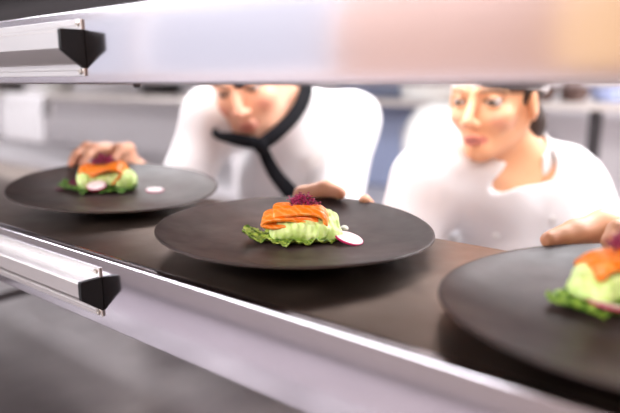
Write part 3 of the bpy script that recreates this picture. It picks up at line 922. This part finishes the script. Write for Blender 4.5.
def eyeballs(hb, hc, hs, gaze):
    """two eyeballs with iris colouring as extra islands of the body mesh"""
    Vs, Fs, Cs = [], [], []
    off = 0
    for s in (-1, 1):
        nu, nv = 28, 20
        P = []; Cc = []
        g = np.array(gaze, float); g /= np.linalg.norm(g)
        B = basis(g, (0, 0, 1))
        for j in range(nv + 1):
            a = PI * j / nv
            for i in range(nu):
                b = 2 * PI * i / nu
                p = np.array([math.sin(a) * math.cos(b), -math.cos(a), math.sin(a) * math.sin(b)])
                P.append(B @ p * .0121 + np.array([s * .031, -.0765, 0]))
                ang = a
                Cc.append((.01, .01, .01) if ang < .24 else ((.07, .04, .025) if ang < .56 else (.48, .42, .40)))
        P = np.array(P) * hs
        Vs.append(P @ hb.T + hc); Cs.append(np.array(Cc))
        f = [(off + j * nu + i, off + j * nu + (i + 1) % nu, off + (j + 1) * nu + (i + 1) % nu, off + (j + 1) * nu + i) for j in range(nv) for i in range(nu)]
        Fs.append(np.array(f)); off += len(P)
    return np.concatenate(Vs), np.concatenate(Fs), np.concatenate(Cs)

def hand_prims(wrist, dirF, back, thumb_side, curls, thumb, scale=1.0, splay=0.06, thumbW=None, fingersW=None, extra=()):
    """wrist point, direction of the fingers, dorsal direction; curls = bend angle at the three joints for index..little;
    thumb = list of offsets (along, toward thumb, dorsal) for its joints.  Returns primitives and finger tips."""
    X = np.asarray(dirF, float); X = X / np.linalg.norm(X)
    Z = np.asarray(back, float); Z = Z - X * (X @ Z); Z /= np.linalg.norm(Z)
    Y = np.cross(Z, X) * thumb_side
    w = np.asarray(wrist, float)
    def L(a, b, c): return w + (X * a + Y * b + Z * c) * scale
    pr = []; tips = []
    kn = [(.086, .026, 0), (.090, .008, .002), (.085, -.010, .001), (.077, -.027, -.002)]
    ln = [(.042, .025, .021), (.046, .028, .022), (.043, .026, .021), (.033, .020, .018)]
    for i, k in enumerate(kn):
        pr.append((L(.004, k[1] * .55, 0), L(*k), .0150 * scale, .0112 * scale, .012))
        a = 0.0
        p = np.array(k, float)
        if fingersW and i in fingersW:
            fw_ = [np.asarray(v) for v in fingersW[i]]
            pr.append((L(*k), fw_[0], .0112 * scale, .0100 * scale, .012))
            for jn in range(len(fw_) - 1): pr.append((fw_[jn], fw_[jn + 1], (.0100, .0090, .0084)[jn] * scale, (.0090, .0084, .0070)[jn] * scale, .005))
            tips.append(fw_[-1]); continue
        sp = (1.5 - i) * splay
        rr = [.0098, .0088, .0080, .0068] if i < 3 else [.0086, .0078, .0070, .0060]
        for jn in range(3):
            a += curls[i][jn]
            q = p + ln[i][jn] * np.array([math.cos(a) * math.cos(sp), math.sin(sp), -math.sin(a)])
            pr.append((L(*p), L(*q), rr[jn] * scale, rr[jn + 1] * scale, .005 if jn else .008))
            p = q
        tips.append(L(*p))
    pr.append((L(.02, .0, -.004), L(.07, .004, -.004), .017 * scale, .014 * scale, .016))
    T = [L(.012, .016, -.006)] + ([np.asarray(v) for v in thumbW] if thumbW is not None else [L(*v) for v in thumb])
    rr = [.0165, .0128, .0112, .0088]
    for jn in range(3):
        pr.append((T[jn], T[jn + 1], rr[jn] * scale, rr[jn + 1] * scale, .012 if jn == 0 else .005))
    tips.append(T[3])
    for a, b, r1, r2 in extra: pr.append((np.asarray(a), np.asarray(b), r1, r2, .012))
    return pr, tips

def limb(P, prims, d=None):
    for a, b, r1, r2, k in prims:
        e = cone(P, a, b, r1, r2)
        d = e if d is None else smin(d, e, k)
    return d

def grid_for(pts, pad, fine, zfine, coarse):
    pts = np.asarray(pts); lo = pts.min(0) - pad; hi = pts.max(0) + pad
    xs = axis(lo[0], hi[0], fine); ys = axis(lo[1], hi[1], fine)
    if lo[2] < zfine: zs = np.concatenate((axis(lo[2], zfine, coarse)[:-1], axis(zfine, hi[2], fine)))
    else: zs = axis(lo[2], hi[2], fine)
    return xs, ys, zs

def build_chef(S):
    male = S['male']; who = S['who']
    hb = head_basis(*S['head_rot']); hc = np.asarray(S['head']); hs = S['head_scale']
    nb = np.asarray(S['neck'])
    shL, shR = np.asarray(S['shL']), np.asarray(S['shR'])
    pel = np.asarray(S['pelvis'])
    mid = (shL + shR) / 2
    across = (shL - shR); across /= np.linalg.norm(across)
    spine = mid - pel; up = spine / np.linalg.norm(spine)
    TB = basis(-np.cross(up, across) if False else np.cross(across, up) , up)    # columns left, back, up
    # make sure the chest faces the pass
    if TB[:, 1] @ np.array([0, 1, 0]) < 0: TB = basis(-np.cross(across, up), up)
    lt, bk = TB[:, 0], TB[:, 1]
    sw = np.linalg.norm(shL - shR)
    arms = {'L': (shL, np.asarray(S['elL']), np.asarray(S['wrL'])), 'R': (shR, np.asarray(S['elR']), np.asarray(S['wrR']))}
    hand = []; tips = []
    for sd in 'LR':
        h = S['hand' + sd]
        p, t = hand_prims(arms[sd][2], h['dir'], h['back'], h['ts'], h['curl'], h['thumb'], h.get('scale', 1.0), h.get('splay', .06), h.get('tW'), h.get('fW'), h.get('extra', ()))
        hand += p; tips += t
    hips = [pel + lt * .085 - up * .06, pel - lt * .085 - up * .06]
    feet = []
    for i, hp in enumerate(hips):
        s = 1 if i == 0 else -1
        kn = np.array([hp[0] + lt[0] * .01 * s - bk[0] * .03, hp[1] + lt[1] * .01 * s - bk[1] * .03, .48])
        an = np.array([hp[0] + lt[0] * .02 * s + bk[0] * .02, hp[1] + lt[1] * .02 * s + bk[1] * .02, .085])
        toe = an - np.array([bk[0], bk[1], 0]) / max(.3, np.hypot(bk[0], bk[1])) * .16; toe[2] = .03
        feet.append((hp, kn, an, toe))
    SL = np.linalg.norm(spine)
    chest = pel + spine * .56; belly = pel + spine * .30
    tw = sw / 2
    neck_prims = [(nb, hc + hb @ np.array([0, .022, -.055]) * hs, .052 if male else .046, .052 if male else .044, .02)]
    def torso(P, g):
        d = ell(P, chest, (tw * .80 + g, .095 + g, SL * .40 + g), TB)
        d = smin(d, ell(P, belly, (tw * .74 + g, .102 + g, SL * .42 + g), TB), .06)
        d = smin(d, ell(P, pel, (tw * .80 + g, .115 + g, .13 + g), TB), .06)
        d = smin(d, cone(P, shL - lt * .02, shR + lt * .02, .048 + g, .048 + g), .06)
        d = smin(d, cone(P, mid, nb, .060 + g, .050 + g * .6), .06)
        return d
    # ---- body, one continuous skin
    def body(P):
        d = torso(P, 0)
        for sd in 'LR':
            a, b, c = arms[sd]
            d = smin(d, cone(P, a, b, .047, .040), .05)
            d = smin(d, cone(P, b, c, .040, .027), .015)
        d = smin(d, limb(P, hand), .012)
        for hp, kn, an, toe in feet:
            d = smin(d, cone(P, hp, kn, .085, .055), .05)
            d = smin(d, cone(P, kn, an, .055, .036), .02)
            d = smin(d, cone(P, an + np.array([0, 0, -.035]), toe, .036, .026), .02)
        d = smin(d, limb(P, neck_prims), .03)
        near = np.linalg.norm(P - hc, axis=1) < .3
        if near.any():
            h = head_sdf((P[near] - hc) @ hb / hs, male) * hs
            d[near] = smin(d[near], h, .018)
        return d
    ext = [hc + hb @ np.array(v) * hs for v in ((.1, 0, 0), (-.1, 0, 0), (0, -.13, 0), (0, .12, 0), (0, 0, .12), (0, 0, -.12))] + [shL, shR, pel] + [a for v in arms.values() for a in v] + tips + [p for f in feet for p in f] + [pel + lt * .2, pel - lt * .2, pel + bk * .14, pel - bk * .14]
    xs, ys, zs = grid_for(ext, .07, .003, 1.0, .012)
    zs = zs[zs > -.02]
    V, F = nets(body, xs, ys, zs)
    col = paint(V, hb, hc, hs, who, male, [(t, .02) for t in tips])
    eV, eF, eC = eyeballs(hb, hc, hs, S.get('gaze', (0, -1, -.25)))
    V2 = np.concatenate((V, eV)); F2 = np.concatenate((F, eF + len(V))); col = np.concatenate((col, eC))
    root = empty('person', (pel[0], pel[1], 0), S['label'], 'person')
    ob = obj_np('body', V2 - np.array([pel[0], pel[1], 0]), F2, M['skin'], root)
    a = ob.data.color_attributes.new('Col', 'FLOAT_COLOR', 'POINT')
    a.data.foreach_set('color', np.concatenate((col, np.ones((len(col), 1))), 1).astype(np.float32).ravel())
    org = np.array([pel[0], pel[1], 0])
    def part(name, f, pts, pad, h, m, zf=1.0, coarse=.012, parent=root):
        xs, ys, zs = grid_for(pts, pad, h, zf, coarse)
        v, fc = nets(f, xs, ys, zs)
        return obj_np(name, v - org, fc, m, parent)
    # ---- jacket
    r = np.random.default_rng(S['seed'])
    W = r.normal(size=(10, 3)) * np.array([26, 26, 14]); ph = r.uniform(0, 6, 10)
    def jacket(P):
        d = torso(P, .014)
        d = np.maximum(d, -((P - pel) @ up + .16))
        for sd in 'LR':
            a, b, c = arms[sd]
            cuff = b + (c - b) * S.get('cuff' + sd, .86)
            fo = np.maximum(cone(P, b, cuff, .058, .046), (P - cuff) @ ((c - b) / np.linalg.norm(c - b)))
            s = smin(cone(P, a, b, S.get('slv', .066), .058), fo, .02)
            d = smin(d, s, .055)
        nz = np.zeros(len(P))
        for k in range(10): nz += np.sin(P @ W[k] + ph[k] + 2 * np.sin(P @ W[(k + 3) % 10] * .6))
        d = d + nz * .0011
        # neckline
        na = nb - up * .02
        d = smax(d, -cone(P, na, nb + (hc - nb) * .55, S['neck_r'], S['neck_r'] + .012), .006)
        if vp is not None:
            d = smax(d, -cone(P, nb - bk * .035, vp, .050, .009), .006)
        return d
    vp = None
    if S.get('vee') is not None:
        g = np.asarray(S['vee']) - CAM
        tt = np.linspace(.7, 1.3, 600); vr = CAM + g * tt[:, None]
        vv_ = jacket(vr); vp = vr[int(np.argmax(vv_ < 0))]
    jp = [shL, shR, pel, pel + lt * .2, pel - lt * .2, pel + bk * .14, pel - bk * .14, nb] + [v for a in arms.values() for v in a] + [pel - up * .16]
    part('jacket', jacket, jp, .08, .004, M['cloth'], 1.0, .01)
    # collar standing round the neck
    nd_ = (hc - nb); nd_ /= np.linalg.norm(nd_)
    CB = basis(-bk, nd_)
    def collar(P):
        q = (P - (nb - up * .004)) @ CB
        rad = np.hypot(q[:, 0], q[:, 1] * .95)
        d = np.abs(rad - (S['neck_r'] + .004 + .10 * np.maximum(q[:, 2], 0))) - .0028
        top = S['collar_h'] - .012 * (q[:, 1] < 0) * smooth01(-q[:, 1] / .05)
        d = np.maximum(d, np.abs(q[:, 2] - top / 2 + .008) - top / 2 - .008)
        if S.get('vee') is not None:                     # open at the throat
            d = np.maximum(d, -(np.abs(q[:, 0]) - (.012 + .5 * np.maximum(q[:, 2] + .01, 0))) * 1.0 * (q[:, 1] < 0) + (q[:, 1] >= 0) * -1)
        return d
    part('collar', collar, [nb + np.array(v) for v in ((.1, .1, .07), (-.1, -.1, -.06))], .01, .0025, M['cloth'])
    # buttons in two columns on the chest, on the surface of the jacket
    for i in range(3):
        for s in (-1, 1):
            o0 = pel + spine * (.86 - .17 * i) + lt * s * .05
            tt = np.linspace(0, .3, 400); ray = o0[None] - bk[None] * tt[:, None]
            v = jacket(ray); k = int(np.argmax(v > 0)); p = ray[max(k, 1)]
            bm = bmesh.new()
            bmesh.ops.create_uvsphere(bm, u_segments=16, v_segments=8, radius=.0075)
            nq = Vector(-bk).to_track_quat('Z', 'Y').to_matrix()
            for q in bm.verts: q.co = Vector(p - org) + nq @ Vector((q.co.x, q.co.y, q.co.z * .45))
            obj_bm('button', bm, M['button'], root)
    # ---- trousers and shoes
    def trousers(P):
        d = ell(P, pel, (tw * .80 + .012, .127, .14), TB)
        for hp, kn, an, toe in feet:
            d = smin(d, cone(P, hp, kn, .098, .075), .05)
            d = smin(d, cone(P, kn, an, .075, .062), .02)
        d = np.maximum(d, (P - pel) @ up - .06)
        return np.maximum(d, .06 - P[:, 2])
    part('trousers', trousers, [p for f in feet for p in f] + [pel + lt * .2, pel - lt * .2, pel + bk * .15, pel - bk * .15, pel + up * .07], .06, .009, M['trouser'], 1.3, .009)
    for hp, kn, an, toe in feet:
        def shoe(P, an=an, toe=toe):
            heel = an + (an - toe) * .25; heel[2] = .04
            d = smin(cone(P, heel, toe, .044, .036), cone(P, an, an + np.array([0, 0, .02]), .046, .046), .02)
            return np.maximum(d, .001 - P[:, 2])
        part('shoe', shoe, [an + np.array([0, 0, .06]), toe - np.array([0, 0, .04]), an + (an - toe) * .4], .06, .005, M['shoe'], -1, .005)
    # ---- hair and hat in head space
    def hair(P):
        Q = (P - hc) @ hb / hs
        d = ell(Q, (0, .014, .034), (.0775, .0985, .085))
        front = np.maximum(-(Q[:, 1] + .045 - .25 * np.maximum(Q[:, 2] - .02, 0) * 0), -9)
        cut = np.minimum(Q[:, 1] - S['hairline'], 9)      # keep behind the hairline, below the hat
        d = smax(d, -(cut), .004)
        d = np.maximum(d, -(Q[:, 2] - S['hair_low'] - .02 * (Q[:, 1] < .02)))
        if not male:
            d = smin(d, ell(Q, (0, .105, -.035), (.028, .022, .035)), .02)
            d = smin(d, ell(Q, (.045, .075, -.045), (.02, .03, .035)), .02)
        # keep clear of the ears
        for s in (-1, 1): d = smax(d, -ell(Q, (s * .080, .010 if male else -.002, -.010), (.018, .022, .034)), .004)
        return d * hs
    part('hair', hair, [hc - .17, hc + .17], .0, .0035, M['hair_grey'] if male else M['hair_dark'], 0)
    hz = S['hat_z']
    def hat(P):
        Q = (P - hc) @ hb / hs
        zb = hz + S.get('hat_tilt', 0) * (Q[:, 1] + .08)
        band = ell(Q, (0, .014, .030), (.0820, .1035, .110))
        band = np.maximum(band, zb - Q[:, 2])
        band = np.maximum(band, Q[:, 2] - zb - .055)
        top = ell(Q, (0, .020, hz + .066), (.090, .108, .036))
        d = smin(band, top, .008)
        inner = ell(Q, (0, .014, .030), (.0792, .1005, .100))
        d = np.maximum(d, -np.maximum(inner, Q[:, 2] - zb - .05))
        return d * hs
    part('hat', hat, [hc - .19, hc + .19], .0, .003, M['cloth'], 0)
    return root, org, locals()

CURL = [(.35, .55, .35)] * 4

man = dict(who='man', male=True, seed=3, label='man in white chef jacket and black neckerchief leaning over the plates',
           head=at(250, 76, 1.25), head_scale=1.02, head_rot=(math.radians(26), math.radians(20), math.radians(12)),
           neck=at(296, 110, 1.43), neck_r=.060, collar_h=.045, pelvis=(-1.07, 1.33, .93),
           shL=at(352, 120, 1.46), shR=at(213, 120, 1.34),
           elL=(-.78, 1.05, 1.10), wrL=(-.60, .865, 1.195), elR=at(168, 218, 1.34), wrR=at(134, 172, 1.15), cuffL=.8, cuffR=.62,
           handL=dict(dir=(.2, -1, .1), back=(0, 0, -1), ts=-1, curl=[(.1, .15, .1)] * 4, thumb=None, tW=[at(303, 195, .85), at(326, 188.5, .83), at(340, 193, .815)]),
           handR=dict(dir=at(97, 145, 1.08) - at(134, 172, 1.15), back=(-.1, -.1, 1), ts=1, curl=[(.5, .6, .35), (.5, .65, .35), (.55, .7, .4), (.6, .7, .4)], thumb=None, tW=[at(128, 149, 1.11), at(119, 149, 1.075), at(113, 160, 1.06)], scale=.9),
           hairline=-.035, hair_low=-.035, hat_z=.062)
woman = dict(who='woman', male=False, seed=5, label='smiling woman in white chef jacket and hat behind the right plate',
             head=at(496, 100, 1.06), head_scale=.96, head_rot=(math.radians(-2), math.radians(1), math.radians(1)),
             neck=at(519, 160, 1.13), neck_r=.054, collar_h=.030, pelvis=(-.36, 1.26, .88), vee=at(495, 188, 1.05),
             shL=at(566, 184, 1.15), shR=at(428, 184, 1.12),
             elL=(-.13, 1.02, 1.06), wrL=at(690, 226, .70), elR=(-.56, .93, 1.04), wrR=(-.44, .84, 1.165), cuffL=.80, cuffR=.86,
             handL=dict(dir=at(650, 224, .60) - at(690, 226, .70), back=(.1, .1, 1), ts=-1, curl=[(.5, .7, .4), (.6, .8, .4), (.6, .8, .4), (.6, .8, .4)], thumb=None, tW=[at(603, 223, .635), at(574, 231, .62), at(549, 240, .605)], fW={0: [at(634, 222, .605), at(617, 230, .58), at(610, 242, .57)]}, extra=[(at(650, 226, .64), at(604, 225, .632), .014, .0125), (at(612, 232, .628), at(566, 239, .612), .0105, .007)]),
             handR=dict(dir=(.03, -1, .2), back=(0, .2, 1), ts=1, curl=[(.9, 1.2, .7)] * 4, thumb=[(.04, .03, -.02), (.06, .035, -.04), (.075, .03, -.05)], fW={1: [at(370, 214, .835), at(368, 206, .82), at(365, 200.5, .81)]}),
             hairline=-.03, hair_low=-.06, hat_z=.024, hat_tilt=-.10)
mroot, morg, _ = build_chef(man)
wroot, worg, _ = build_chef(woman)

# neckerchief: band round the collar, knot and two tails
ring = [at(256, 143, 1.20), at(234, 139, 1.22), at(215, 132, 1.27), at(236, 112, 1.42), at(275, 88, 1.50), at(304, 84, 1.38), at(303, 100, 1.30), at(293, 117, 1.24), at(276, 134, 1.205), at(262, 144, 1.195)]
sc = bpy.data.objects.new('neckerchief', bpy.data.meshes.new('neckerchief'))
bm = bmesh.new()
nd_ = Vector((-.2, .1, 1)).normalized()
P_ = [Vector(p - morg) for p in spline(ring, 6)]
tube(bm, P_, list(np.interp(np.linspace(0, 9, len(P_)), [0, 1, 2, 3, 4, 5, 6, 9], [.013, .013, .007, .010, .013, .016, .016, .014])), 12)
bmesh.ops.create_icosphere(bm, subdivisions=3, radius=.016, matrix=Matrix.Translation(Vector(at(261, 146, 1.19) - morg)) @ Matrix.Diagonal((1, .8, 1.1, 1)))
tail = [at(263, 149, 1.19), at(268, 161, 1.20), at(276, 175, 1.20), at(289, 191, 1.19), at(301, 206, 1.19)]
Q_ = [Vector(p - morg) for p in spline(tail, 6)]
tube(bm, Q_, [.012 + .006 * i / len(Q_) for i in range(len(Q_))], 12, flat=((.6, -.8, .1), .35))
obj_bm('neckerchief', bm, M['scarf'], mroot, True, None)

# ------------------------------------------------------------------ camera, world
cam = bpy.data.cameras.new('camera'); co = bpy.data.objects.new('camera', cam); C.objects.link(co)
cam.sensor_width = 36.0; cam.lens = FPX * 36.0 / CW
co.location = CAM; co.rotation_euler = (PI / 2 - PITCH, 0, YAW)
cam.clip_start = .02
cam.dof.use_dof = True; cam.dof.focus_distance = .67; cam.dof.aperture_fstop = 2.0
bpy.context.scene.camera = co
w = bpy.data.worlds.new('world'); bpy.context.scene.world = w; w.use_nodes = True
w.node_tree.nodes['Background'].inputs[0].default_value = (.9, .93, 1, 1); w.node_tree.nodes['Background'].inputs[1].default_value = .6
sc_ = bpy.context.scene
sc_.view_settings.view_transform = 'Standard'; sc_.view_settings.look = 'None'; sc_.view_settings.gamma = 1.0
sc_.view_settings.use_curve_mapping = False
sc_.view_settings.exposure = 0.25
